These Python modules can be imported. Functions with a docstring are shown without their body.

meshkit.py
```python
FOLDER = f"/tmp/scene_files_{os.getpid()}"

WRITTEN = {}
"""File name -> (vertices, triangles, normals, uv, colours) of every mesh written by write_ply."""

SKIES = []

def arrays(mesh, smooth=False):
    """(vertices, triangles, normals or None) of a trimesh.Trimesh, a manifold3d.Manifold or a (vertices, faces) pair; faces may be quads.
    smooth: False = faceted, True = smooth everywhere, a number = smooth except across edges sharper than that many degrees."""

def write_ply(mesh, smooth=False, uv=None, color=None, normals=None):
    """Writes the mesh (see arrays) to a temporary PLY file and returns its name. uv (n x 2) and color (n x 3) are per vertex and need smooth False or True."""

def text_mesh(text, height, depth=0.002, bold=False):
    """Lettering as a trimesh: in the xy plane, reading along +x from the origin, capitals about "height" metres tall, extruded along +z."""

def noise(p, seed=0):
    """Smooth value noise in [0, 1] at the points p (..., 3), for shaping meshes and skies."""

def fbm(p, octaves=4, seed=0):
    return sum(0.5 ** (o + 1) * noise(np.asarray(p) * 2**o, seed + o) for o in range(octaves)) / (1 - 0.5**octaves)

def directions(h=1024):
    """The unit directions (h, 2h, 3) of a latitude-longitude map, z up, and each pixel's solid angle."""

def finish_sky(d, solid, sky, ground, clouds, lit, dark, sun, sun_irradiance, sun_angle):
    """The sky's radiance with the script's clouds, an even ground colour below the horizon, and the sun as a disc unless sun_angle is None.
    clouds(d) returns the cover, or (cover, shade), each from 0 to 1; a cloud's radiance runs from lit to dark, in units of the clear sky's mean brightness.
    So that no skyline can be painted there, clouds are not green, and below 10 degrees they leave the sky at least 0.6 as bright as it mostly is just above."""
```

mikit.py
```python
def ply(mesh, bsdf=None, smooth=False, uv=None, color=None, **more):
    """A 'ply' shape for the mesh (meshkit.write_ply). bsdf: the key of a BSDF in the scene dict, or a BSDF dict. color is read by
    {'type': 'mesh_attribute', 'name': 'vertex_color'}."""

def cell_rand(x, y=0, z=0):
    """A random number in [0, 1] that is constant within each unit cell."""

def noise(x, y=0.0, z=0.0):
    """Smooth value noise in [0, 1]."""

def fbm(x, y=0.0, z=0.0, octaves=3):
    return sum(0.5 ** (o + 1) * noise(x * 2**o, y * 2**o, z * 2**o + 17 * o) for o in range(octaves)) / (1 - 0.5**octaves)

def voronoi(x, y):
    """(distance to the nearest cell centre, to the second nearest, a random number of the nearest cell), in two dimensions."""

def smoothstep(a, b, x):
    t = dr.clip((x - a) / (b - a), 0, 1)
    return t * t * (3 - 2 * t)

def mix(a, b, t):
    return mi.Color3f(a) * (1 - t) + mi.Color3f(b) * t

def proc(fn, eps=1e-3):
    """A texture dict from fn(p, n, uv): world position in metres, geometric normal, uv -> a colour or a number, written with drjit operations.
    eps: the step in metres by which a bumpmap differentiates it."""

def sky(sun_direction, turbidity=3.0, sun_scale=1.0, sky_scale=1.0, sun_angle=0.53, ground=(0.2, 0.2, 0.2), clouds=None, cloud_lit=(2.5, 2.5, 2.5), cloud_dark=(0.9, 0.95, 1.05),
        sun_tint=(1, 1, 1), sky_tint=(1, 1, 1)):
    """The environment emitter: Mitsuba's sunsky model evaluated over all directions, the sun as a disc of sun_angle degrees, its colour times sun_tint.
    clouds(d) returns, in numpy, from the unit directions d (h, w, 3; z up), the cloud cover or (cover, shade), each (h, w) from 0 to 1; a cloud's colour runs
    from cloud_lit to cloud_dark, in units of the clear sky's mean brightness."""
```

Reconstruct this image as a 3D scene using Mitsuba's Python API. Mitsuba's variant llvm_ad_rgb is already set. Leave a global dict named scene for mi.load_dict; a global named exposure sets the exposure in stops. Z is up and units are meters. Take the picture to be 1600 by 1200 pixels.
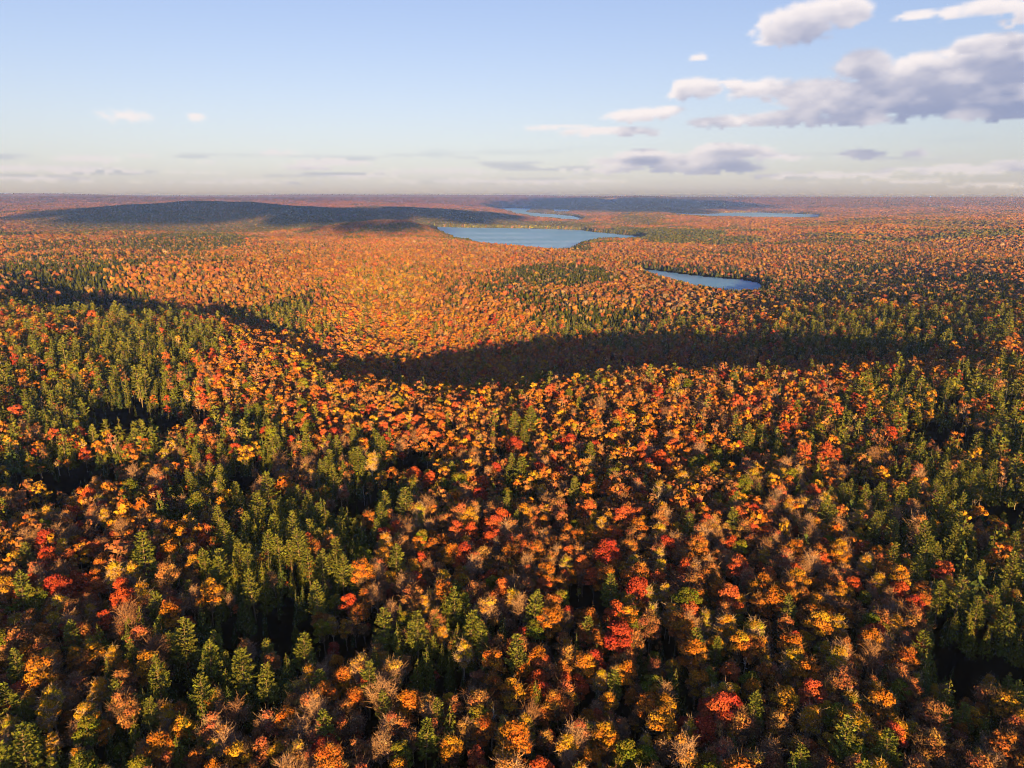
import math
import numpy as np
import mitsuba as mi
import mikit, meshkit
from scipy.interpolate import RBFInterpolator
from scipy.ndimage import map_coordinates

scene, labels = {}, {}
T = mi.ScalarTransform4f

# ---------------------------------------------------------------- camera, sky, exposure
CAM_Z, FOCAL, PITCH = 150.0, 1100.0, math.atan(293 / 1100)          # focal length in pixels of a 1600 wide picture
scene['camera'] = {
    'type': 'perspective', 'fov': 2 * math.degrees(math.atan(800 / FOCAL)), 'fov_axis': 'x', 'near_clip': 1.0, 'far_clip': 400000.0,
    'to_world': T().look_at(origin=[0, 0, CAM_Z], target=[0, math.cos(PITCH), CAM_Z - math.sin(PITCH)], up=[0, 0, 1]),
}
SUN = np.array([0.1856, -0.9760, 0.1136])                            # low, behind the drone and a little to the right
exposure = 4.1


def cloud_field(az, el):
    """Thickness of the cumulus in a direction: soft heaps broken up by noise."""
    q = np.stack([az * 0.60, el * 1.15, az * 0 + 3.0], -1)
    n1, n2 = meshkit.fbm(q * 0.8, 4, seed=11) - 0.5, meshkit.fbm(q * 2.6 + 7, 4, seed=12) - 0.5
    billow = np.abs(meshkit.fbm(q * 1.7 + 3, 4, seed=14) - 0.5) * 2
    az, el = az + 1.1 * n1 + 0.5 * n2, el + 0.5 * n2
    f = np.zeros(az.shape) - 1
    for a0, e0, ra, re, w in CLOUDS:
        da, de = (az - a0 + 180) % 360 - 180, el - e0
        r2 = (da / ra) ** 2 + (de * np.where(de < 0, 1.35, 1.0) / re) ** 2
        f = np.maximum(f, w * (1 - r2 * 0.8))
    return f + 0.95 * n1 + 0.9 * n2 - 0.30 * billow


def sky_clouds(d):
    az = np.degrees(np.arctan2(d[..., 0], d[..., 1]))
    el = np.degrees(np.arcsin(np.clip(d[..., 2], -1, 1)))
    f = cloud_field(az, el)
    c = np.clip((f - 0.05) / 0.5, 0, 1)
    cover = c * c * (3 - 2 * c) * 0.97
    above = sum(np.clip(cloud_field(az - 0.25 * s, el + 0.5 * s), 0, 1.2) for s in (1, 2.3, 4.2, 6.5))
    lumps = meshkit.fbm(np.stack([az * 0.42, el * 0.8, az * 0 + 5], -1), 4, seed=17) - 0.5
    shade = (1 - np.exp(-0.68 * np.maximum(above - 0.15, 0))) * np.clip(0.95 - 1.7 * lumps, 0.2, 1)
    shade = np.maximum(shade, 0.24 * np.clip((6 - el) / 4, 0, 1))
    # thin broken streaks and a pale veil along the horizon, all round
    st = meshkit.fbm(np.stack([az * 0.17, el * 2.4, az * 0 + 9], -1), 5, seed=15) - 0.5
    band = np.exp(-((el - 1.9) / 1.5) ** 2)
    c = np.clip((st - 0.0) / 0.14, 0, 1) * band * 0.62
    veil = 0.62 * np.exp(-np.maximum(el, 0) / 2.4)
    tone = np.where(band > 0.1, np.clip(0.30 + 2.4 * np.clip(st, 0, 1), 0, 0.85), 0.6)
    c = np.maximum(c, veil)
    shade = np.where(c > cover, np.where(veil >= c - 1e-6, 0.6, tone), shade)
    cover = np.maximum(cover, c)
    # scattered fair-weather clouds in the parts of the sky behind and beside the drone
    n = meshkit.fbm(np.stack([az * 0.33, el * 0.9, az * 0 + 30], -1), 5, seed=16) - 0.5
    away = np.clip((np.abs(az) - 45) / 12, 0, 1) * np.exp(-((el - 13) / 9) ** 2)
    c = np.clip((n - 0.10) / 0.14, 0, 1) * away * 0.9
    shade = np.where(c > cover, 0.45, shade)
    return np.maximum(cover, c), shade


# cumulus over the lakes: azimuth, elevation, half width, half height (degrees), thickness
CLOUDS = [(27.02, 6.22, 7.69, 1.6, 1.5), (32.06, 6.6, 6.15, 1.89, 1.6), (35.3, 7.09, 4.54, 2.16, 1.5), (37.3, 6.2, 3.51, 2.13, 1.4), (24.61, 8.36, 2.27, 1.34, 1.2), (31.76, 8.68, 3.18, 1.25, 1.3), (28.34, 7.63, 2.55, 1.62, 1.3), (22.16, 6.8, 3.65, 1.24, 1.2), (16.23, 5.22, 3.33, 0.57, 1.0), (20.19, 5.36, 3.37, 0.69, 1.1), (18.49, 7.38, 2.36, 1.01, 0.9), (32.97, 5.1, 3.63, 0.54, 1.1), (24.4, 5.04, 3.55, 0.5, 1.1), (20.05, 11.16, 2.96, 1.48, 1.1), (23.23, 11.8, 1.97, 1.13, 1.0), (21.4, 12.02, 2.81, 0.92, 1.0), (18.64, 10.42, 1.49, 0.48, 0.8), (31.56, 11.14, 3.15, 0.71, 1.0), (27.85, 11.29, 1.46, 0.33, 0.7), (34.1, 10.55, 1.9, 0.7, 1.0), (13.79, 7.56, 2.08, 0.86, 1.0), (12.21, 7.08, 1.02, 0.44, 0.8), (9.69, 5.85, 3.2, 0.58, 1.0), (11.8, 6.21, 1.4, 0.4, 0.9), (7.34, 4.8, 4.07, 0.41, 0.8), (9.75, 4.63, 1.66, 0.32, 0.8), (3.43, 5.15, 3.41, 0.18, 0.6), (16.25, 7.9, 0.89, 0.3, 0.9), (13.66, 9.6, 0.9, 0.38, 0.65), (12.24, 2.49, 6.9, 0.78, 1.1), (16.39, 3.08, 3.58, 0.77, 1.2), (14.15, 2.1, 5.47, 0.64, 1.0), (6.95, 1.96, 3.89, 0.33, 0.8), (19.56, 2.76, 2.6, 0.31, 0.8), (9.83, 3.02, 2.86, 0.46, 1.0), (25.26, 2.82, 2.07, 0.38, 1.0), (28.52, 2.86, 0.99, 0.37, 0.9), (30.99, 1.69, 5.18, 0.41, 0.9), (34.8, 1.93, 2.91, 0.39, 0.9), (23.56, 1.46, 6.74, 0.31, 0.8), (27.67, 0.99, 5.92, 0.21, 0.7), (33.63, 0.69, 3.97, 0.2, 0.7), (-23.06, 5.34, 0.83, 0.38, 0.9), (-27.15, 5.17, 1.77, 0.65, 0.65), (-13.66, 2.47, 3.33, 0.28, 1.0), (-15.55, 2.09, 2.34, 0.23, 0.8), (-17.75, 3.14, 1.82, 0.13, 0.8), (-29.41, 2.38, 2.31, 0.21, 0.9), (-26.87, 2.69, 1.04, 0.17, 0.9), (-22.19, 2.36, 1.51, 0.18, 0.8), (-30.99, 1.69, 5.81, 0.25, 0.8), (-5.97, 1.87, 4.97, 0.28, 0.8), (-32.86, 1.14, 4.05, 0.2, 0.8), (-4.0, 1.16, 7.0, 0.24, 0.7), (-20.16, 1.04, 7.83, 0.18, 0.7), (-23.54, 1.64, 2.56, 0.18, 0.7), (-11.82, 1.47, 3.88, 0.19, 0.7), (4.0, 1.11, 5.91, 0.24, 0.7), (-34.15, 1.79, 2.1, 0.2, 0.8)]
scene['sky_light'] = mikit.sky(SUN.tolist(), turbidity=3, sun_scale=1.85, sky_scale=.48, sun_tint=(.87, 1.05, 1.45), sky_tint=(.92, .98, 1.5),
                               ground=(0.16, 0.22, 0.36), clouds=sky_clouds, cloud_lit=(2.65, 2.44, 2.42), cloud_dark=(0.74, 0.88, 1.4))

# ---------------------------------------------------------------- survey of the place (metres; the drone hovers over the origin)
CONTROL = np.array([(-17.3,10.0,-5.0),(-52.0,30.0,-4.0),(-95.3,55.0,-2.5),(-138.6,80.0,-1.0),(-199.2,115.0,0.0),(-268.5,155.0,0.5),(-12.9,15.3,-5.0),(-38.6,46.0,-4.0),(-70.7,84.3,-2.5),(-102.8,122.6,-1.0),(-147.8,176.2,0.0),(-199.3,237.5,0.5),(-6.8,18.8,-5.0),(-20.5,56.4,-4.0),(-37.6,103.4,-2.5),(-54.7,150.4,-1.0),(-78.7,216.1,0.0),(-106.0,291.3,0.5),(0.0,20.0,-5.0),(0.0,60.0,-4.0),(0.0,110.0,-2.5),(0.0,160.0,-1.0),(0.0,230.0,0.0),(0.0,310.0,0.5),(6.8,18.8,-5.0),(20.5,56.4,-4.0),(37.6,103.4,-2.5),(54.7,150.4,-1.0),(78.7,216.1,0.0),(106.0,291.3,0.5),(12.9,15.3,-5.0),(38.6,46.0,-4.0),(70.7,84.3,-2.5),(102.8,122.6,-1.0),(147.8,176.2,0.0),(199.3,237.5,0.5),(17.3,10.0,-5.0),(52.0,30.0,-4.0),(95.3,55.0,-2.5),(138.6,80.0,-1.0),(199.2,115.0,0.0),(268.5,155.0,0.5),(-123.6,306.0,-5.0),(165.0,285.8,-3.0),(-300.6,698.0,25.0),(-339.4,902.4,1.2),(-318.1,790.0,1.0),(-331.7,861.6,-1.0),(-249.5,579.4,14.6),(-243.9,645.4,17.9),(-270.1,783.2,1.9),(-255.7,707.4,-0.5),(-264.9,755.6,-1.9),(-202.5,535.7,10.3),(-188.4,580.2,14.7),(-209.2,689.5,2.0),(-197.8,629.4,-1.4),(-205.1,667.6,-2.5),(-156.4,481.5,8.4),(-114.3,507.3,7.3),(-147.0,679.4,-12.7),(-129.0,584.7,-15.9),(-140.5,645.0,-15.7),(-94.8,421.1,4.0),(-73.0,484.5,5.6),(-110.9,683.6,-17.6),(-90.1,574.1,-20.0),(-103.3,643.8,-19.9),(-60.6,402.2,3.0),(-36.5,483.6,4.0),(-82.3,724.5,-24.1),(-57.1,592.0,-25.3),(-73.1,676.3,-25.5),(-30.3,401.4,2.0),(0.0,490.0,3.2),(-52.5,766.0,-29.0),(-23.6,614.2,-29.2),(-42.0,710.8,-29.5),(0.0,406.7,1.5),(47.2,502.8,6.5),(-4.8,776.4,-25.3),(23.8,625.9,-25.6),(5.6,721.7,-26.0),(39.2,417.3,3.5),(97.5,520.9,11.8),(40.6,820.1,-26.0),(71.9,655.6,-40.2),(52.0,760.3,-26.0),(81.0,432.4,4.9),(146.0,519.9,13.1),(80.3,865.2,-30.1),(116.4,675.3,-43.7),(93.4,796.2,-29.1),(121.1,431.5,5.7),(191.1,510.4,15.4),(113.9,916.1,-34.8),(156.3,693.0,-47.6),(129.3,835.0,-32.4),(158.6,423.6,7.1),(256.0,498.1,21.3),(192.5,832.1,-20.6),(227.4,648.4,-34.3),(205.2,765.3,-19.8),(212.5,413.4,10.6),(314.3,481.5,29.0),(266.0,735.4,-3.6),(292.6,595.8,-18.3),(275.7,684.6,-4.7),(260.9,399.6,15.2),(366.4,462.4,34.3),(328.5,661.7,8.1),(349.4,552.1,-7.4),(336.1,621.8,5.7),(304.1,383.8,18.4),(419.6,428.9,42.8),(392.9,569.5,23.4),(407.6,492.2,7.2),(398.2,541.4,19.7),(348.3,356.0,23.5),(-545.7,664.7,42.0),(-503.5,746.0,30.3),(-469.2,860.4,25.7),(-421.2,929.0,25.2),(-273.7,857.4,14.3),(-161.0,834.6,-5.5),(-201.8,1061.0,14.0),(-43.7,959.0,-0.3),(83.8,916.2,-2.5),(106.4,1175.2,0.7),(217.9,955.5,0.2),(-725.4,892.4,43.3),(-629.6,998.0,40.2),(-551.2,1020.7,43.4),(-484.0,1076.2,41.2),(-372.1,1182.9,34.8),(-280.3,1300.1,28.0),(-193.5,1437.0,19.1),(-67.3,1498.5,10.0),(-1019.9,1422.1,27.9),(-905.3,1555.8,25.8),(-715.4,1597.1,18.6),(-579.7,1704.1,15.1),(-419.2,1801.9,11.3),(-262.2,1831.3,9.2),(66.5,1478.5,5.1),(205.3,1425.3,4.8),(-1249.2,1749.8,33.4),(-1202.5,2077.0,28.4),(-1057.4,2375.3,16.9),(-758.8,2434.5,11.8),(-491.5,2298.0,12.8),(-266.5,2133.4,12.4),(-67.9,1898.8,11.2),(76.1,1698.3,9.6),(185.5,1589.2,6.5),(236.5,1308.8,-3.1),(266.3,1129.0,-1.1),(281.7,1032.3,0.5),(337.7,962.5,1.9),(385.0,879.4,11.2),(432.4,789.3,20.5),(480.7,701.0,30.4),(527.4,640.9,39.5),(488.7,1226.2,-5.2),(644.0,1186.5,4.7),(784.2,1159.8,23.3),(943.8,1165.9,33.1),(406.8,1506.0,-4.0),(574.9,1599.8,1.4),(861.4,1749.4,11.9),(1141.9,1702.5,22.7),(1378.4,1714.7,29.5),(378.6,2116.4,-7.0),(570.0,2279.8,-4.1),(790.0,2213.2,5.8),(258.4,2063.9,-3.4),(187.2,1991.2,-5.5),(1252.0,2560.3,20.9),(1718.5,2580.1,31.2),(2058.9,2578.9,42.4),(972.1,2732.2,8.3),(761.1,2590.5,6.0),(-497.6,2958.4,51.5),(-588.8,2890.6,48.4),(-388.5,2924.3,47.4),(-674.4,2923.2,27.2),(-747.4,2802.0,9.9),(-307.5,2883.7,13.7),(-207.1,2641.9,-1.2),(-449.9,2662.2,11.6),(-2615.4,3784.2,14.4),(-2632.0,4251.2,28.5),(-2510.4,4667.8,73.9),(-2396.7,4950.4,99.6),(-2177.9,5159.2,115.6),(-1859.1,5282.4,106.1),(-1621.7,5255.5,65.9),(-1366.7,5533.7,52.6),(-1007.2,5711.9,59.6),(-578.9,5469.4,53.6),(-366.2,5187.1,49.0),(-151.6,4897.7,16.1),(47.9,4499.7,-16.7),(-1762.4,3479.1,-14.9),(-1350.0,3229.2,-15.2),(-1217.5,3705.1,-15.1),(-852.5,4010.4,13.9),(-553.4,4163.4,2.0),(-212.6,3994.3,-9.7),(-1900.7,3057.4,11.6),(-1854.8,2607.6,18.8),(-2402.7,2944.0,29.0),(525.9,4569.8,4.6),(806.7,4934.5,27.9),(1057.5,4784.5,23.1),(1226.5,4329.6,11.6),(646.6,3643.1,-3.1),(831.5,3605.3,4.6),(983.1,3463.2,9.8),(1555.3,3901.4,13.9),(2157.4,4062.7,22.8),(2653.8,3999.7,31.5),(3113.5,3912.3,40.6),(266.3,4291.7,-9.6),(-4610.3,6538.0,54.0),(-4222.7,7376.9,68.4),(-5134.7,6134.7,69.6),(-3824.0,8696.4,100.5),(-2795.4,9079.4,91.2),(-1646.4,9356.2,81.8),(-789.5,8965.3,53.6),(-348.8,9893.9,19.5),(3275.4,6747.0,16.7),(4202.9,6807.0,33.1),(4798.3,6401.3,44.8),(2928.5,8298.4,3.1),(2044.0,9277.5,26.9),(1029.9,9745.7,46.3),(418.1,9490.8,32.5),(266.9,4241.6,-9.0),(187.6,4295.9,-9.0),(383.5,4383.3,-8.0),(76.8,4399.3,-8.0),(320.9,4588.8,-8.0),(491.3,4674.3,-5.0),(92.5,5299.2,-7.0),(104.7,5999.1,-8.0),(0.0,6000.0,-5.0),(244.3,5594.7,-7.0),(274.8,6294.0,-6.0),(462.9,5881.8,-4.0),(549.2,6978.4,-4.0),(340.2,7792.6,-6.0),(0.0,6600.0,-8.0),(0.0,7300.0,-8.0),(122.2,6998.9,-8.0),(-132.6,7598.8,-6.0),(0.0,8500.0,-7.0),(235.6,8996.9,-7.0),(-243.4,9296.8,-5.0),(1237.2,5359.0,-4.0),(1578.8,5164.0,-4.0),(1935.2,5041.3,-4.0),(2196.4,4933.1,-2.0),(1330.6,6260.1,-6.0),(1977.7,6086.8,-6.0),(2603.1,5846.7,-4.0),(-3709.4,5936.3,25.0),(-3068.6,6291.6,25.0),(-2394.1,6577.8,25.0),(-1693.5,6792.1,25.0),(-974.2,6931.9,25.0),(-244.3,6995.7,25.0),(-4000.0,6928.2,60.0),(-2736.2,7517.5,60.0),(-1389.2,7878.5,60.0)])
WATER = [('lake',-9,[(-463.6,3985.8),(-381.0,3901.0),(-254.4,3819.7),(-100.7,3780.3),(39.9,3741.7),(195.5,3666.7),(338.5,3525.4),(376.5,3332.6),(430.7,3226.6),(484.0,3105.7),(530.0,2976.4),(521.5,2839.3),(504.3,2713.0),(454.2,2595.8),(368.2,2577.4),(310.5,2595.8),(288.5,2523.5),(218.7,2328.6),(182.2,2187.5),(164.5,2086.2),(109.7,2038.9),(0.0,2161.3),(-82.6,2265.4),(-128.2,2390.2),(-136.5,2508.9),(-209.1,2609.7),(-218.3,2728.0),(-253.1,2839.3),(-275.5,2971.1),(-330.2,3096.4),(-323.1,3234.2),(-359.0,3363.3),(-357.4,3523.6),(-401.1,3676.2),(-411.4,3834.5)]),('lake_001',-9,[(-269.7,10193.1),(-188.7,10297.3),(-93.4,10388.1),(0.0,10480.6),(76.8,10313.9),(109.7,10126.7),(242.4,9986.2),(311.8,9816.0),(235.8,9484.0),(273.1,9142.1),(237.1,8806.6),(194.5,8471.7),(201.0,8253.5),(189.3,8036.3),(166.0,7819.8),(147.8,7602.9),(169.2,7456.0),(207.0,7312.9),(278.8,7177.5),(279.4,7025.9),(312.5,6910.9),(364.7,6803.7),(414.3,6695.4),(423.1,6543.7),(452.2,6395.3),(481.3,6246.9),(512.5,6098.9),(524.0,5901.7),(517.8,5703.9),(522.3,5506.5),(535.9,5309.3),(499.6,5143.9),(492.1,4974.6),(437.9,4811.6),(444.3,4640.4),(406.3,4744.1),(343.2,4838.9),(333.5,4952.6),(298.5,5099.0),(231.8,5234.0),(207.7,5355.9),(121.0,5465.0),(178.1,5603.6),(131.6,5721.0),(143.2,5986.2),(93.1,6245.8),(20.2,6503.3),(35.9,6768.9),(-36.0,7144.1),(8.1,7527.6),(-58.4,7903.2),(-73.1,8282.5),(-122.4,8760.1),(-158.6,9239.1),(-178.0,9719.8)]),('lake_002',-9,[(1584.5,7665.8),(1611.8,7541.3),(1619.7,7414.4),(1628.9,7287.7),(1645.4,7161.8),(1653.1,7009.0),(1755.1,6895.0),(1838.3,6818.8),(1896.0,6937.4),(2010.5,7023.2),(2018.6,7170.5),(2101.8,7274.4),(2203.1,7330.6),(2307.6,7379.1),(2414.0,7422.9),(2527.4,7450.0),(2566.8,7339.2),(2582.4,7221.4),(2620.3,7110.1),(2659.9,6999.3),(2725.4,6891.1),(2714.8,6761.1),(2755.9,6645.9),(2794.4,6529.9),(2650.0,6243.5),(2524.5,5948.7),(2399.0,5654.0),(2275.4,5358.4),(2186.2,5245.7),(2083.5,5144.6),(1995.0,5031.3),(1803.5,5031.3),(1636.8,5109.3),(1612.6,5223.9),(1586.5,5338.0),(1541.8,5446.8),(1396.0,5538.3),(1415.3,5815.7),(1468.0,6090.5),(1458.5,6370.1),(1480.9,6647.3),(1478.1,6904.8),(1549.5,7154.8),(1559.6,7411.1)]),('lake_003',-5,[(273.3,1596.4),(315.3,1539.6),(367.9,1449.3),(404.5,1402.2),(445.9,1368.7),(460.9,1321.4),(444.8,1253.7),(416.6,1184.2),(388.7,1129.2),(357.6,1121.8),(314.3,1184.2),(287.3,1321.4),(274.0,1480.4)]),('lake_004',-9,[(488.7,9230.4),(603.7,9140.2),(718.9,9050.3),(700.6,8610.4),(652.8,8173.2),(611.3,7735.4),(554.3,7299.1),(459.2,7378.7),(423.6,7497.4),(466.4,7929.7),(470.0,8363.4),(501.5,8796.0)]),('lake_005',-9,[(1537.2,12280.6),(1699.6,12280.6),(1617.6,11720.3),(1558.6,11156.7),(1470.1,10597.4),(1372.1,10039.4),(1274.8,10039.4),(1324.5,10601.6),(1370.6,11164.2),(1497.9,11717.2)]),('pond',-9,[(-575.5,981.2),(-562.3,986.8),(-531.0,970.1),(-459.4,842.6),(-462.1,824.5),(-483.7,833.4)])]
HEROES = [('white_pine_tree', -77.6, 242.2, 1.12, 'pale green layered pine, left one of the bright pair at left of centre'),
('white_pine_tree', -64.0, 237.6, 1.15, 'pale green layered pine, right one of the bright pair at left of centre'),
('white_pine_tree', -30.6, 198.7, 1.2, 'tall layered pine rising from dark conifers below the centre'),
('white_pine_tree', 35.4, 224.9, 1.2, 'lone pale pine with tiered boughs among orange maples, right of centre'),
('white_pine_tree', 158.1, 221.9, 1.2, 'broad pale pine at the edge of the dark hollow, far right'),
('white_pine_tree', 161.8, 274.0, 1.1, 'olive pine standing over rust coloured trees, upper right foreground'),
('white_pine_tree', 111.1, 359.6, 1.1, 'pale pine by a dark gap on the slope right of centre'),
('white_pine_tree', -30.5, 338.1, 1.05, 'small pale pine among rust maples just left of centre'),
('spruce_tree', -4.7, 497.3, 1.35, 'lone dark spruce standing on the crest against the shaded valley'),
('white_pine_tree', -82.4, 184.6, 1.0, 'bright pine in the black hollow, left of its taller neighbour at lower left'),
('white_pine_tree', -71.5, 174.6, 1.15, 'tall pine lit against the black hollow at lower left'),
('white_pine_tree', -35.6, 167.6, 0.95, 'short pale pine in a dark gap near the bottom edge'),
('white_pine_tree', -23.2, 156.0, 1.1, 'spreading pine at the bottom, left of centre'),
('golden_birch_tree', 81.9, 163.6, 1.25, 'round bright gold tree alone in brown woods at lower right'),
('golden_birch_tree', 150.3, 190.3, 1.15, 'yellow tree above the dark conifer hollow at far right'),
('golden_birch_tree', 108.2, 204.9, 1.25, 'tall yellow green tree leaning over red ones, right foreground'),
('golden_birch_tree', 48.4, 212.4, 1.2, 'yellow birch clump lit beside a black gap, below right of centre'),
('red_maple_tree', -57.9, 222.5, 1.1, 'coral maple at the foot of the bright pines'),
('red_maple_tree', -9.7, 151.3, 1.1, 'coral maple alone in the dark at the bottom centre'),
('red_maple_tree', -153.1, 232.5, 1.0, 'small scarlet maple among grey trees at far left'),
('red_maple_tree', -54.0, 270.9, 1.0, 'scarlet maple on the right flank of the dark hollow'),
('orange_maple_tree', 41.7, 162.3, 1.3, 'broad orange maple among small spires at lower right of centre'),
('orange_maple_tree', 21.8, 186.3, 1.2, 'wide orange maple with red patches below the centre'),
('orange_maple_tree', 22.0, 269.9, 1.2, 'broad amber maple at the middle of the slope'),
('green_maple_tree', -2.1, 312.2, 1.2, 'olive green broadleaf alone among orange trees at the centre'),
('green_maple_tree', -108.3, 145.6, 1.2, 'round green tree at the bottom left corner'),
('golden_birch_tree', -128.0, 163.9, 1.2, 'two tone gold tree near the left bottom corner')]
HOLLOWS = [(-85.6,217.0,18.6,8.5),(-100.6,209.7,13.2,6.8),(-70.3,316.4,20.3,10.2),(-56.3,361.4,14.5,6.8),(-231.4,348.0,33.2,8.5),(-242.2,431.8,39.4,8.5),(-209.8,438.3,27.6,8.5),(-139.5,348.0,14.9,5.1),(152.2,190.0,16.6,10.2),(149.9,204.4,8.6,5.1),(28.3,228.8,9.2,5.1),(-50.7,201.1,9.4,6.8),(-70.7,204.4,9.8,6.8),(-19.4,181.3,6.2,5.1),(-98.8,185.5,8.4,5.1),(226.0,299.1,19.2,6.8),(-220.1,299.1,12.7,5.1),(123.2,361.4,15.2,5.1),(249.6,391.1,21.1,6.8),(-272.3,514.1,16.5,5.1),(177.3,327.6,10.6,5.1),(-362.9,718.6,22.9,5.1),(-529.9,903.0,71.4,6.8)]
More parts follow.
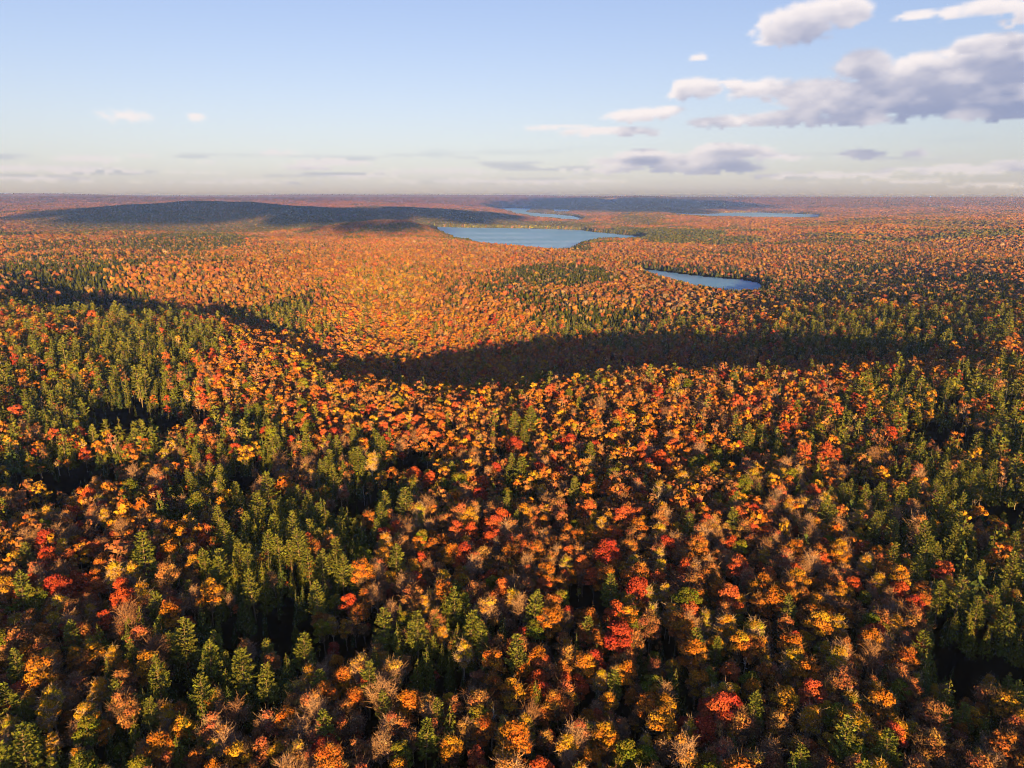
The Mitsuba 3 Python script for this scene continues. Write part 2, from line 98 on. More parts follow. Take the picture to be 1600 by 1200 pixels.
STANDS = [('C',-90,265,31,51,1),('C',-83,227,19,18,0.9),('C',-25,197,27,20,0.75),('C',-106,190,20,30,0.7),('C',-75,187,14,19,0.8),('C',-77,342,23,64,0.9),('C',-266,392,62,74,0.6),('C',-158,392,29,61,0.75),('C',-150,318,18,34,0.6),('S',-302,539,51,148,0.85),('C',-308,607,49,122,0.8),('C',163,207,21,64,0.85),('C',250,381,59,76,0.6),('C',258,456,33,51,0.5),('C',169,290,25,33,0.6),('C',253,342,29,76,0.8),('C',-341,488,53,103,0.4),('C',-260,456,60,51,0.7),('S',40,190,29,16,0.45),('C',121,381,15,28,0.5),('C',0,326,12,20,0.4),('C',174,250,13,35,0.7),('C',-371,513,36,116,0.4),('C',166,392,21,30,0.4),('C',329,456,38,72,0.6),('C',83,1321,108,156,1),('C',132,905,109,93,0.75),('C',479,900,126,100,0.75),('C',389,683,140,76,0.5),('C',311,748,72,64,0.5),('C',-860,1887,166,387,0.9),('C',-595,1725,123,230,1),('C',-721,1098,143,159,0.9),('C',-603,1031,201,358,0.4),('C',-562,925,138,199,0.45),('C',-92,1010,111,181,0.28),('C',-219,857,58,79,0.5),('C',-382,895,58,113,0.6),('C',-30,804,66,53,0.3),('C',-187,1150,64,118,0.35),('C',945,1506,229,165,0.4),('C',547,1141,153,98,0.5),('C',-1052,1657,95,206,0.6),('C',-401,864,52,121,0.8),('C',-298,886,40,74,0.6),('C',-258,948,37,69,0.5),('C',-576,1106,102,131,0.5),('C',-523,836,85,107,0.6),('C',627,2711,161,403,1),('C',445,3030,141,289,1),('C',176,3975,290,572,0.9),('C',722,2348,93,154,0.8),('C',368,1159,52,84,0.8),('C',664,1081,95,54,0.9),('C',910,2082,135,142,0.7),('C',808,4563,171,662,0.6),('C',197,2094,35,191,1),('C',219,1624,90,90,0.4),('C',483,1794,70,104,0.5),('C',669,1403,125,124,0.45),('C',-423,701,35,49,0.8),('C',-77,1060,87,105,0.35),('C',688,1786,186,111,0.4),('C',1656,3111,435,333,0.4),('C',-271,3815,209,346,0.7),('C',-1765,4245,860,1379,0.75),('C',-990,4663,576,1430,0.7),('C',-314,5062,323,1455,0.8),('C',1373,9746,1175,2953,0.7),('C',3561,14448,975,4464,0.6),('C',323,7312,266,1319,0.8),('O',37,381,91,115,0.6),('O',-125,918,136,232,0.7),('O',-434,1025,143,195,0.7),('O',-34,442,48,57,0.5),('O',-409,1758,270,470,0.6),('O',418,1664,177,162,0.6),('O',41,271,30,23,0.5),('R',-10,260,17,22,0.6),('R',-173,245,30,34,0.4),('R',101,250,16,27,0.4),('R',195,456,49,48,0.4),('R',-212,524,44,62,0.3),('R',93,283,14,26,0.4),('Y',-192,1061,75,207,0.8),('Y',265,877,96,121,0.5),('Y',63,218,19,16,0.45),('Y',46,227,13,22,0.4),('Y',131,310,20,32,0.4),('Y',-203,488,26,54,0.3),('Y',26,160,12,10,0.4),('Y',-184,835,48,93,0.3),('B',124,277,27,29,0.45),('B',-176,271,28,37,0.45),('B',74,265,16,23,0.35),('O',111,173,29,24,0.6),('B',-135,215,16,18,0.4),('O',74,167,11,14,0.4),('B',32,326,18,32,0.2),('B',-44,240,11,19,0.3)]  # far C stands also put cloud shade into the colour of the hills

def ray(px, py):
    u, v = (px - 800) / FOCAL, (600 - py) / FOCAL
    return np.array([u, math.cos(PITCH) + v * math.sin(PITCH), -math.sin(PITCH) + v * math.cos(PITCH)])


def view(x, y, z):
    """Where a point stands in the photograph (only to choose detail, ordinals in labels and what is in the frame)."""
    z = z - CAM_Z
    f = y * math.cos(PITCH) - z * math.sin(PITCH)
    f = np.where(f > 1, f, 1e-3)
    return 800 + FOCAL * x / f, 600 - FOCAL * (y * math.sin(PITCH) + z * math.cos(PITCH)) / f


# ---------------------------------------------------------------- terrain
def polar(x, y):
    return np.arctan2(x, y), 0.5 * np.log(np.maximum(x * x + y * y, 400.0))


from scipy.ndimage import gaussian_filter
_ca, _cl = polar(CONTROL[:, 0], CONTROL[:, 1])
_rbf = RBFInterpolator(np.stack([_ca, _cl], 1), CONTROL[:, 2], kernel='linear', smoothing=0)
A0, A1, L0, L1 = -0.80, 0.80, math.log(20), math.log(11000)
_ga, _gl = np.linspace(A0, A1, 260), np.linspace(L0, L1, 420)
_grid = _rbf(np.stack(np.meshgrid(_ga, _gl, indexing='ij'), -1).reshape(-1, 2)).reshape(260, 420)
_grid = gaussian_filter(np.clip(_grid, -60, 150), (2.0, 2.0))


def inside(poly, x, y):
    px, py = np.array(poly).T
    qx, qy = np.roll(px, -1), np.roll(py, -1)
    r, d2 = np.zeros(x.shape, bool), np.full(x.shape, 1e18)
    for a, b, c, d in zip(px, py, qx, qy):
        if b != d:
            r ^= ((b > y) != (d > y)) & (x < (c - a) * (y - b) / (d - b) + a)
        t = np.clip(((x - a) * (c - a) + (y - b) * (d - b)) / ((c - a) ** 2 + (d - b) ** 2), 0, 1)
        d2 = np.minimum(d2, (x - a - t * (c - a)) ** 2 + (y - b - t * (d - b)) ** 2)
    d = np.sqrt(d2)
    return np.where(r, -d, d)


def shore(poly, x, y):
    """Signed distance to the shore, computed only near the water."""
    p = np.array(poly)
    lo, hi = p.min(0) - 450, p.max(0) + 450
    out = np.full(x.shape, 450.0)
    m = (x > lo[0]) & (x < hi[0]) & (y > lo[1]) & (y < hi[1])
    if m.any():
        out[m] = np.minimum(inside(poly, x[m], y[m]), 450)
    return out


def fb(x, y, s, seed, octaves=3):
    return meshkit.fbm(np.stack([x / s, y / s, x * 0 + seed * 1.7], -1), octaves, seed) - 0.5


def height(x, y):
    x, y = np.asarray(x, float), np.asarray(y, float)
    a, l = polar(x, y)
    d = np.exp(l)
    ac = np.clip(a, A0, A1)
    z = map_coordinates(_grid, [(ac - A0) / (A1 - A0) * 259, (np.clip(l, L0, L1) - L0) / (L1 - L0) * 419], order=1, mode='nearest')
    z = z * np.clip(1 - (np.abs(a) - 0.78) / 0.4, 0, 1)              # level ground behind the drone
    far = np.clip((d - 8500) / 5000, 0, 1)
    far = far * far * (3 - 2 * far)
    hills = 70 + 400 * fb(x, y, 5200.0, 3, 4) + 26 * (fb(x, y, 1600.0, 4, 3)) + 70 * np.exp(-((x - 1500) / 4200) ** 2 - ((y - 14500) / 1800) ** 2) + 40 * np.exp(-((a + 0.45) / 0.35) ** 2) * np.clip((d - 15000) / 8000, 0, 1)
    cap = 50 + 55 * np.clip((0.25 - a) / 0.25, 0, 1)
    hills = hills + 75 * np.clip((0.25 - a) / 0.35, 0, 1) * np.clip((d - 12000) / 10000, 0, 1)
    hills = np.where(hills > 110, 110 + cap * np.tanh((hills - 110) / cap), hills) - 50 * np.clip((a - 0.2) / 0.3, 0, 1)
    hills = np.maximum(hills, CAM_Z + (d - 45000) / 45000 * 40)
    z = z * (1 - far) + hills * far
    w = np.clip((d - 250) / 1500, 0, 1) * (1 - far)
    bumps = w * 48 * fb(x, y, 560.0, 5, 3) + (5.0 * fb(x, y, 90.0, 6, 3) + 9.0 * fb(x, y, 210.0, 7, 2)) * (1 - far)
    calm = 1 - 0.85 * np.exp(-((a - 0.03) / 0.07) ** 2 - ((l - 8.75) / 0.35) ** 2)
    for _, wz, poly in WATER:
        s = shore(poly, x, y)
        lift = np.clip(s / 160, 0, 1)
        z = np.where(s < 160, np.where(s > 0, np.maximum(wz + 0.6 + 0.01 * s, z * lift + (wz + 2.0) * (1 - lift)) * (1 - lift) + z * lift, np.minimum(wz - 1 + s * 0.05, wz - 0.4)), z)
        calm = np.minimum(calm, np.clip((s - 60) / 390, 0.1, 1))
    z = z + bumps * calm
    for px, py, pr, deep in HOLLOWS:
        z = z - deep * np.exp(-((x - px) ** 2 + (y - py) ** 2) / pr ** 2)
    return z


def on_water(x, y):
    s = np.full(np.shape(x), 1e9)
    for _, _, poly in WATER:
        s = np.minimum(s, shore(poly, x, y))
    return s


# ---------------------------------------------------------------- what grows where
KINDS = ['orange_maple_tree', 'red_maple_tree', 'golden_birch_tree', 'russet_beech_tree', 'bare_tree', 'half_bare_tree', 'white_pine_tree', 'hemlock_tree', 'spruce_tree', 'green_maple_tree', 'dead_tree']
BASE = np.array([.25, .05, .11, .25, .07, .12, .022, .060, .012, .045, .006])
MIX = {'C': np.array([.015, .012, .02, .015, .02, .02, .17, .62, .10, .01, .008]), 'S': np.array([.03, .02, .04, .02, .03, .03, .06, .15, .60, .02, .008]),
       'O': np.array([.35, .08, .12, .31, .03, .06, .005, .01, .0, .035, .008]), 'R': np.array([.26, .36, .05, .16, .05, .08, .01, .02, .0, .01, .008]),
       'Y': np.array([.22, .04, .40, .08, .04, .08, .01, .03, .01, .09, .008]), 'B': np.array([.10, .05, .04, .22, .34, .22, .01, .01, .0, .01, .008])}


def mixture(x, y):
    """Probability of each kind at each point."""
    p = np.tile(BASE, (len(x), 1))
    d = np.hypot(x, y)
    conifer = np.clip((fb(x, y, 130.0, 21, 3) - 0.075 + 0.03 * (d > 700)) / 0.08, 0, 1) * 0.75
    bare = np.clip((fb(x, y, 90.0, 22, 3) - 0.05) / 0.12, 0, 1) * 0.55
    warm = np.clip((fb(x, y, 150.0, 23, 2) - 0.02) / 0.14, 0, 1) * 0.6
    # neighbours are often of one kind
    red, gold, grey = [np.clip((fb(x, y, s_, q_, 2) - 0.08) / 0.12, 0, 1) * w_ for s_, q_, w_ in ((34.0, 24, .38), (38.0, 25, .55), (42.0, 26, .45))]
    for w, key in ((warm, 'O'), (red, 'R'), (gold, 'Y'), (grey, 'B'), (bare, 'B'), (conifer, 'C')):
        p = p * (1 - w[:, None]) + MIX[key] * w[:, None]
    a0 = np.arctan2(x, y)
    for t, sx, sy, rx, ry, s in STANDS:  # the strongest Y stand puts the glow opposite the sun into leaf colour
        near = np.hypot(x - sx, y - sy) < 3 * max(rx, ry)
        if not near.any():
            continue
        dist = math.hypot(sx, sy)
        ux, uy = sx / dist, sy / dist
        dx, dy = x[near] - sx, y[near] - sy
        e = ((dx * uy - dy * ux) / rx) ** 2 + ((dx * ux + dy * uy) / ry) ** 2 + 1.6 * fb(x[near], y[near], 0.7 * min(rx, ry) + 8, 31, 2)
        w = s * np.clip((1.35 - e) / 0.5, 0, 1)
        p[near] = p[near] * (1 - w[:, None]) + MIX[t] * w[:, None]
    s = on_water(x, y)                                                # conifers fringe the lakes
    w = np.clip((60 - s) / 45, 0, 1) * 0.75 * (d > 900)
    p = p * (1 - w[:, None]) + MIX['C'] * w[:, None]
    # broadleaved trees keep their leaves on the sunny slope beyond the valley
    return p / p.sum(1, keepdims=True)


PALETTE = {  # reflectances of leaves and twigs
    'orange_maple_tree': [(.38, .132, .019), (.39, .165, .019), (.35, .110, .024), (.39, .190, .021), (.32, .120, .029)],
    'red_maple_tree': [(.38, .066, .028), (.38, .080, .040), (.30, .042, .028), (.40, .100, .040)],
    'golden_birch_tree': [(.39, .220, .016), (.34, .215, .018), (.27, .205, .020), (.41, .195, .016)],
    'russet_beech_tree': [(.29, .115, .050), (.33, .140, .054), (.26, .105, .056), (.34, .120, .055), (.28, .130, .052)],
    'bare_tree': [(.29, .195, .135), (.33, .235, .170), (.27, .170, .120)],
    'half_bare_tree': [(.33, .120, .042), (.36, .185, .040), (.31, .135, .055), (.34, .105, .060)],
    'white_pine_tree': [(.130, .145, .026), (.150, .160, .032)],
    'hemlock_tree': [(.092, .102, .017), (.108, .113, .018), (.080, .094, .020), (.062, .088, .026)],
    'spruce_tree': [(.046, .068, .026), (.054, .068, .018), (.062, .074, .017)],
    'dead_tree': [(.46, .41, .36), (.38, .33, .29)],
    'green_maple_tree': [(.12, .125, .017), (.16, .15, .019), (.10, .108, .016)],
}
PALETTE = {kd: [tuple(.82 * c for c in col) for col in cols] for kd, cols in PALETTE.items()}
BARK = {'golden_birch_tree': (.42, .36, .30), 'bare_tree': (.32, .25, .20), 'half_bare_tree': (.32, .24, .19)}


# ---------------------------------------------------------------- tree builders: each returns {part: (vertices, triangles, colours)}
class Soup:
    def __init__(self):
        self.v, self.f, self.c, self.n = [], [], [], 0

    def add(self, v, f, c):
        self.v.append(v), self.f.append(f + self.n), self.c.append(c)
        self.n += len(v)

    def leaves(self, rng, centre, normal, size, long_dir=None, stretch=1.0, colour=None):
        """One pointed four-sided leaf clump per centre."""
        n = len(centre)
        if not n:
            return
        normal = normal / (np.linalg.norm(normal, axis=1, keepdims=True) + 1e-9)
        r = rng.normal(size=(n, 3)) if long_dir is None else long_dir
        u = r - (r * normal).sum(1, keepdims=True) * normal
        u /= np.linalg.norm(u, axis=1, keepdims=True) + 1e-9
        w = np.cross(normal, u)
        s = np.asarray(size).reshape(-1, 1) * np.ones((n, 1)) * rng.uniform(.7, 1.3, (n, 1))
        v = np.stack([centre - u * s * stretch * .55, centre + w * s * .42 + normal * s * .08, centre + u * s * stretch * .55, centre - w * s * .42 + normal * s * .08], 1)
        f = (np.arange(n) * 4)[:, None, None] + np.array([[0, 1, 2], [0, 2, 3]])[None]
        self.add(v.reshape(-1, 3), f.reshape(-1, 3), np.repeat(colour, 4, 0))

    def twigs(self, rng, a, b, width, colour):
        """Thin three-cornered slivers from a to b."""
        n = len(a)
        d = b - a
        side = np.cross(d, rng.normal(size=(n, 3)))
        side /= np.linalg.norm(side, axis=1, keepdims=True) + 1e-9
        side *= np.asarray(width).reshape(-1, 1) * .5
        v = np.stack([a - side, a + side, b], 1)
        self.add(v.reshape(-1, 3), np.arange(3 * n).reshape(-1, 3), np.tile(colour, (3 * n, 1)) if np.ndim(colour) == 1 else np.repeat(colour, 3, 0))

    def limb(self, pts, radii, sides, colour):
        p, r = np.asarray(pts, float), np.asarray(radii, float)
        t = np.gradient(p, axis=0)
        t /= np.linalg.norm(t, axis=1, keepdims=True) + 1e-9
        a = np.cross(t, np.where(np.abs(t[:, 2:]) < .9, [[0, 0, 1.]], [[1., 0, 0]]))
        a /= np.linalg.norm(a, axis=1, keepdims=True) + 1e-9
        b = np.cross(t, a)
        g = np.arange(sides) * 2 * np.pi / sides
        v = p[:, None] + r[:, None, None] * (np.cos(g)[None, :, None] * a[:, None] + np.sin(g)[None, :, None] * b[:, None])
        k = len(p)
        i, j = np.meshgrid(np.arange(k - 1), np.arange(sides), indexing='ij')
        q = np.stack([i * sides + j, i * sides + (j + 1) % sides, (i + 1) * sides + (j + 1) % sides, (i + 1) * sides + j], -1).reshape(-1, 4)
        self.add(v.reshape(-1, 3), np.vstack([q[:, [0, 1, 2]], q[:, [0, 2, 3]]]), np.tile(colour, (k * sides, 1)))

    def get(self):
        return np.vstack(self.v), np.vstack(self.f), np.clip(np.vstack(self.c), 0.004, .8)


def tint(rng, n, colour, amount=.2):
    c = np.tile(np.array(colour), (n, 1)) * rng.uniform(1 - amount, 1 + amount, (n, 1))
    c[:, 1] *= rng.uniform(.82, 1.2, n)
    return c


def sphere_dirs(rng, n):
    v = rng.normal(size=(n, 3))
    return v / np.linalg.norm(v, axis=1, keepdims=True)


def broadleaf(rng, colour, bark, detail, H=18.0, R=4.2, leaf=1.0, bare=0.0, narrow=1.0):
    """detail 2: near, 1: middle distance. leaf: share of leaves left, bare: share of the limbs that carry only twigs."""
    crown, wood = Soup(), Soup()
    npf = {2: int(rng.integers(13, 19)), 1: int(rng.integers(7, 10))}[detail]
    base = H * .40
    puffs = []
    for k in range(npf):
        g = k * 2.39996 + rng.uniform(-.4, .4)
        h = (k + .5) / npf
        r = R * .72 * math.sqrt(max(1 - h ** 1.7, .04)) * rng.uniform(.75, 1.15) * narrow
        puffs.append(((r * math.cos(g), r * math.sin(g), base + (H - base) * (.22 + .68 * h) + rng.uniform(-.7, .7)), R * rng.uniform(.32, .50)))
    fork = np.array([rng.uniform(-.3, .3), rng.uniform(-.3, .3), H * rng.uniform(.36, .44)])
    wood.limb([(0, 0, -1.2), fork * [.5, .5, .5], fork], [.27, .21, .17], 5 if detail == 2 else 3, bark)
    for k, (c, r) in enumerate(puffs):
        c = np.array(c)
        mid = fork * .45 + c * .55 + [0, 0, -.9]
        if detail == 2 or k % 2 == 0:
            wood.limb([fork - [0, 0, rng.uniform(.2, 2)], mid, c], [.12, .08, .03], 3, bark)
        twiggy = rng.uniform() < bare
        pc = np.array(colour) * rng.uniform(.78, 1.18) * np.array([1, rng.uniform(.78, 1.28), 1])
        if not twiggy:
            n = int({2: 140, 1: 17}[detail] * leaf * (r / (R * .41)) ** 2)
            dd = sphere_dirs(rng, n)
            dd[:, 2] = np.abs(dd[:, 2]) * 1.0 - .25
            p = c + dd * r * rng.uniform(.55, 1.08, (n, 1)) * [1, 1, .8]
            nn = dd + rng.normal(size=(n, 3)) * (.5 if detail == 2 else .3) + [0, 0, .35]
            crown.leaves(rng, p, nn, {2: .52, 1: 1.42}[detail] * R / 4.2, None, 1.15, tint(rng, n, pc, .2 if detail == 2 else .12))
        if twiggy or bare > 0:
            n = {2: 46, 1: 12}[detail]
            a = mid + (c - mid) * rng.uniform(.2, 1, (n, 1)) + rng.normal(size=(n, 3)) * .25
            dd = sphere_dirs(rng, n) * [1, 1, .7] + [0, 0, .75]
            dd[:, :2] += (c[:2] - fork[:2]) / R * .6
            b = a + dd * rng.uniform(.9, 2.1, (n, 1)) * R / 4.2
            tw = np.tile(np.array(bark) * [.95, .80, .74], (n, 1)) * rng.uniform(.7, 1.15, (n, 1))
            wood.twigs(rng, a, b, {2: .13, 1: .30}[detail], tw)
            if detail == 2:
                a2 = a + (b - a) * rng.uniform(.3, .9, (n, 1))
                wood.twigs(rng, a2, a2 + (dd + rng.normal(size=(n, 3)) * .6) * rng.uniform(.4, 1.0, (n, 1)), .10, tw)
                a2 = a + (b - a) * rng.uniform(.3, .9, (n, 1))
                wood.twigs(rng, a2, a2 + (dd + rng.normal(size=(n, 3)) * .6) * rng.uniform(.4, 1.0, (n, 1)), .10, tw)
    return crown, wood


def pine(rng, colour, bark, detail, H=24.0, R=4.0):
    crown, wood = Soup(), Soup()
    lean = rng.uniform(-.03, .03, 2)
    top = np.array([lean[0] * H, lean[1] * H, H])
    wood.limb([(0, 0, -1.2), top * .5, top], [.34, .22, .05], 5 if detail == 2 else 3, bark)
    nw = 13 if detail == 2 else 8
    for k in range(nw):
        t = (k + .3) / nw
        h = H * (.36 + .62 * t)
        L = R * (1.06 - t) ** .62 * (.55 + .45 * min(1, t * 3 + .3))
        nb = int(rng.integers(5, 7)) if detail == 2 else 4
        g0 = rng.uniform(0, 6.3)
        for j in range(nb):
            if rng.uniform() < .10:
                continue
            g = g0 + j * 2 * math.pi / nb + rng.uniform(-.3, .3)
            l = L * rng.uniform(.65, 1.18)
            out = np.array([math.cos(g), math.sin(g), .10 + .45 * t])
            root = top * (h / H)
            tip = root + out * l + [0, 0, .35]
            if detail == 2:
                wood.limb([root, root + out * l * .6 - [0, 0, .1], tip], [.07, .05, .02], 3, bark)
            n = max(5, int({2: 26, 1: 6}[detail] * l / 3.2))
            s = rng.uniform(.28, 1.04, n) ** .8
            side = np.array([-out[1], out[0], 0])
            p = root + out * (s * l)[:, None] + side * (rng.normal(size=n) * .20 * l * (1.15 - s * .6))[:, None] + np.array([0, 0, 1]) * (.32 * s ** 2 + rng.uniform(-.12, .28, n))[:, None]
            nn = np.array([0, 0, 1.]) + rng.normal(size=(n, 3)) * .45 - out * .25
            ld = out + side * rng.normal(size=(n, 1)) * .5
            crown.leaves(rng, p, nn, {2: .62, 1: 1.35}[detail], ld, 1.5, tint(rng, n, colour, .25))
    n = {2: 14, 1: 5}[detail]
    p = top + rng.normal(size=(n, 3)) * [.3, .3, .5] - [0, 0, .5]
    crown.leaves(rng, p, rng.normal(size=(n, 3)) + [0, 0, .4], .55 if detail == 2 else .9, None, 1.4, tint(rng, n, colour))
    return crown, wood


def cone_tree(rng, colour, bark, detail, H=17.0, R=2.7, low=.16, power=.85, ragged=.22):
    crown, wood = Soup(), Soup()
    wood.limb([(0, 0, -1.2), (0, 0, H * .6), (0, 0, H * .99)], [.24, .13, .02], 5 if detail == 2 else 3, bark)
    n = int({2: 620, 1: 120}[detail] * (R / 2.7) ** .8)
    t = 1 - np.sqrt(rng.uniform(0, 1, n))                             # more needles low down
    tier = (np.round(t * 15) + rng.normal(size=n) * .22) / 15
    t = np.clip(.6 * tier + .4 * t, 0, .985)
    g = rng.uniform(0, 2 * np.pi, n)
    lobes = 1 + ragged * np.sin(g * 3 + 17 * np.round(t * 15)) + ragged * .8 * np.sin(g * 2 + 5 * np.round(t * 15) + 1)
    r = R * (1 - t) ** power * lobes * rng.uniform(.55, 1.06, n)
    z = H * (low + (1 - low) * t) - .16 * r
    out = np.stack([np.cos(g), np.sin(g), np.zeros(n)], 1)
    p = out * r[:, None] + [0, 0, 1] * z[:, None]
    nn = out * .75 + [0, 0, .8] + rng.normal(size=(n, 3)) * .4
    ld = out - [0, 0, .35] + rng.normal(size=(n, 3)) * .3
    crown.leaves(rng, p, nn, {2: .62, 1: 1.35}[detail] * np.clip(.55 + .6 * (1 - t), 0, 1.1) * (R / 2.7) ** .5, ld, 1.35, tint(rng, n, colour, .25))
    a = np.array([[0, 0, H * .93]])
    crown.twigs(rng, np.repeat(a, 4, 0), np.repeat(a, 4, 0) + [0, 0, H * .085], .35, np.array(colour))
    return crown, wood


def snag(rng, colour, detail, H=15.0):
    crown, wood = Soup(), Soup()
    top = np.array([rng.uniform(-.6, .6), rng.uniform(-.6, .6), H])
    wood.limb([(0, 0, -1.2), top * [.4, .6, .5], top], [.26, .20, .05], 5 if detail == 2 else 3, colour)
    for k in range(9 if detail == 2 else 5):
        h, g = rng.uniform(.45, .95), rng.uniform(0, 6.3)
        a = top * h
        d = np.array([math.cos(g), math.sin(g), rng.uniform(.3, 1.1)]) * rng.uniform(1.2, 3.4) * (1.25 - h)
        wood.limb([a, a + d * .55, a + d + [0, 0, .3]], [.10, .07, .03], 3, colour)
        wood.twigs(rng, np.tile(a + d * .6, (3, 1)), a + d * .6 + rng.normal(size=(3, 3)) * .7 + [0, 0, .5], .08, np.array(colour) * .9)
    return crown, wood


def make_tree(kind, seed, colour, detail):
    rng = np.random.default_rng(seed)
    bark = BARK.get(kind, (.15, .11, .08))
    u = rng.uniform(-1, 1)
    if kind in ('orange_maple_tree', 'red_maple_tree', 'green_maple_tree'):
        return broadleaf(rng, colour, bark, detail, 17.5 + u, 4.1 + .4 * u, 1.0, .06 if kind == 'orange_maple_tree' else 0.0)
    if kind == 'golden_birch_tree':
        return broadleaf(rng, colour, bark, detail, 17.0 + u, 3.4 + .3 * u, .85, .08, .85)
    if kind == 'russet_beech_tree':
        return broadleaf(rng, colour, bark, detail, 17.0 + u, 4.2 + .4 * u, .72, .22)
    if kind == 'bare_tree':
        return broadleaf(rng, colour, colour, detail, 17.0 + u, 4.0, .12, .97)
    if kind == 'half_bare_tree':
        return broadleaf(rng, colour, bark, detail, 17.5 + u, 4.0, .62, .55)
    if kind == 'white_pine_tree':
        return pine(rng, colour, bark, detail, 23 + u, 4.3 + .5 * u)
    if kind == 'hemlock_tree':
        return cone_tree(rng, colour, bark, detail, 16.5 + u, 3.0 + .3 * u, .14, .8, .24)
    if kind == 'dead_tree':
        return snag(rng, colour, detail, 15 + u)
    return cone_tree(rng, colour, bark, detail, 14.5 + u, 1.75 + .15 * u, .08, .9, .12)


scene['foliage'] = {'type': 'twosided', 'bsdf': {'type': 'diffuse', 'reflectance': {'type': 'mesh_attribute', 'name': 'vertex_color'}}}


def mesh_dict(v, f, c):
    return {'type': 'ply', 'filename': meshkit.write_ply((v, f), False, None, c), 'face_normals': True, 'bsdf': {'type': 'ref', 'id': 'foliage'}}


SHAPES = {2: {'default': 3, 'hemlock_tree': 5, 'white_pine_tree': 5, 'bare_tree': 5}, 1: {'default': 2, 'hemlock_tree': 4}}
POOL = {}
for ki, kind in enumerate(KINDS):
    for detail in (2, 1):
        keys = []
        for ci, col in enumerate(PALETTE[kind]):
            for si in range(SHAPES[detail].get(kind, SHAPES[detail]['default'])):
                crown, wood = make_tree(kind, 1000 * ki + 100 * detail + 10 * si + ci * 7, col, detail)
                key = f'grown_{kind}_{detail}_{ci}_{si}'
                if detail == 2:
                    g = {'type': 'shapegroup', 'trunk': mesh_dict(*wood.get())}
                    if crown.n:
                        g['last_leaves' if kind == 'bare_tree' else 'crown'] = mesh_dict(*crown.get())
                    scene[key + '_p'] = g
                both = Soup()
                both.add(*wood.get())
                if crown.n:
                    both.add(*crown.get())
                scene[key] = {'type': 'shapegroup', 'tree': mesh_dict(*both.get())}
                keys.append(key)
        POOL[kind, detail] = keys

# ---------------------------------------------------------------- planting
rng = np.random.default_rng(5)


def scatter(x0, x1, y0, y1, step):
    nx, ny = int((x1 - x0) / step), int((y1 - y0) / (step * .866))
    i, j = np.meshgrid(np.arange(nx), np.arange(ny), indexing='ij')
    x = x0 + (i + .5 * (j % 2)) * step + rng.uniform(-.5, .5, i.shape) * step
    y = y0 + j * step * .866 + rng.uniform(-.5, .5, i.shape) * step
    return x.ravel(), y.ravel()


def plant(r0, r1, step, half, back=False):
    x, y = scatter(-r1 * math.sin(half) if not back else -r1, r1 * math.sin(half) if not back else r1, -r1 if back else 0, r1, step)
    d, a = np.hypot(x, y), np.arctan2(x, y)
    m = (d >= r0) & (d < r1) & ((np.abs(a) < half) | back)
    x, y = x[m], y[m]
    m = on_water(x, y) > 2
    x, y = x[m], y[m]
    p = mixture(x, y)
    k = (rng.uniform(0, 1, (len(x), 1)) > np.cumsum(p, 1)).sum(1).clip(0, 10)
    return x, y, k


STEP, TREE = 5.15, 0.735                                             # spacing, and the general size of the trees here
NEAR, MID, OUT = 275.0, 900.0, 2300.0
def stand(r0, r1, step, half):
    """Conifers stand closer: a second planting that keeps conifers only."""
    x, y, k = plant(r0, r1, step, half)
    m = np.isin(k, [6, 7, 8]) & (rng.uniform(0, 1, len(x)) < .65)
    return x[m], y[m], k[m]


x, y, k = [np.concatenate(q) for q in zip(plant(0, 230, STEP, 0, True), plant(230, MID, STEP, .74), stand(100, MID, STEP, .72))]
# an understorey of young conifers and saplings where the broadleaved wood is open
ux, uy, _ = plant(90, 520, 7.5, .70)
uk = rng.choice([7, 8, 8, 3, 2, 1], len(ux))
us = rng.uniform(.28, .55, len(ux))
sc = rng.normal(1, .22, len(x)).clip(.5, 1.6) * np.where(np.isin(k, [7, 8]), rng.uniform(.66, 1.24, len(x)), 1.0)
x, y, k, sc = np.concatenate([x, ux]), np.concatenate([y, uy]), np.concatenate([k, uk]), np.concatenate([sc, us])
sc = sc * TREE
# wet hollows where little grows: they lie in the shade of the stands before them
gap = np.zeros(len(x))
for gx_, gy_, gr_, _ in HOLLOWS:
    e = np.hypot(x - gx_, y - gy_) / gr_ + 1.5 * fb(x, y, 20.0, 51, 3)
    gap = np.maximum(gap, np.clip((1.1 - e) / 0.45, 0, 1))
stay = rng.uniform(0, 1, len(x)) > gap * 0.86
low = (gap > .5)
k = np.where(low & (rng.uniform(0, 1, len(x)) < .75), 8, k)
sc = np.where(low, sc * rng.uniform(.35, .80, len(x)), sc)
x, y, k, sc = x[stay], y[stay], k[stay], sc[stay]
# trees that stand out in the photograph
hero = np.full(len(x), -1)
for q, (kd, hx, hy, hs, _) in enumerate(HEROES):
    apart = np.hypot(x - hx, y - hy) > 4.2 * hs
    x, y, k, sc, hero = x[apart], y[apart], k[apart], sc[apart], hero[apart]
    x, y, k, sc, hero = np.append(x, hx), np.append(y, hy), np.append(k, KINDS.index(kd)), np.append(sc, hs * TREE * 1.02), np.append(hero, q)
z = height(x, y)
order = np.argsort(np.hypot(x, y), kind='stable')
x, y, z, k, sc, hero = x[order], y[order], z[order], k[order], sc[order], hero[order]
d = np.hypot(x, y)
tops = z + sc * np.array([17.5, 17.5, 17, 17, 17, 17.5, 23, 16.5, 14.5, 17.5, 15])[k]
vx, vy = view(x, y, tops)
yaw, lean = rng.uniform(0, 360, len(x)), rng.normal(0, 2.2, (len(x), 2))
wide = rng.uniform(.88, 1.14, len(x))
pick = rng.integers(0, 1 << 30, len(x))


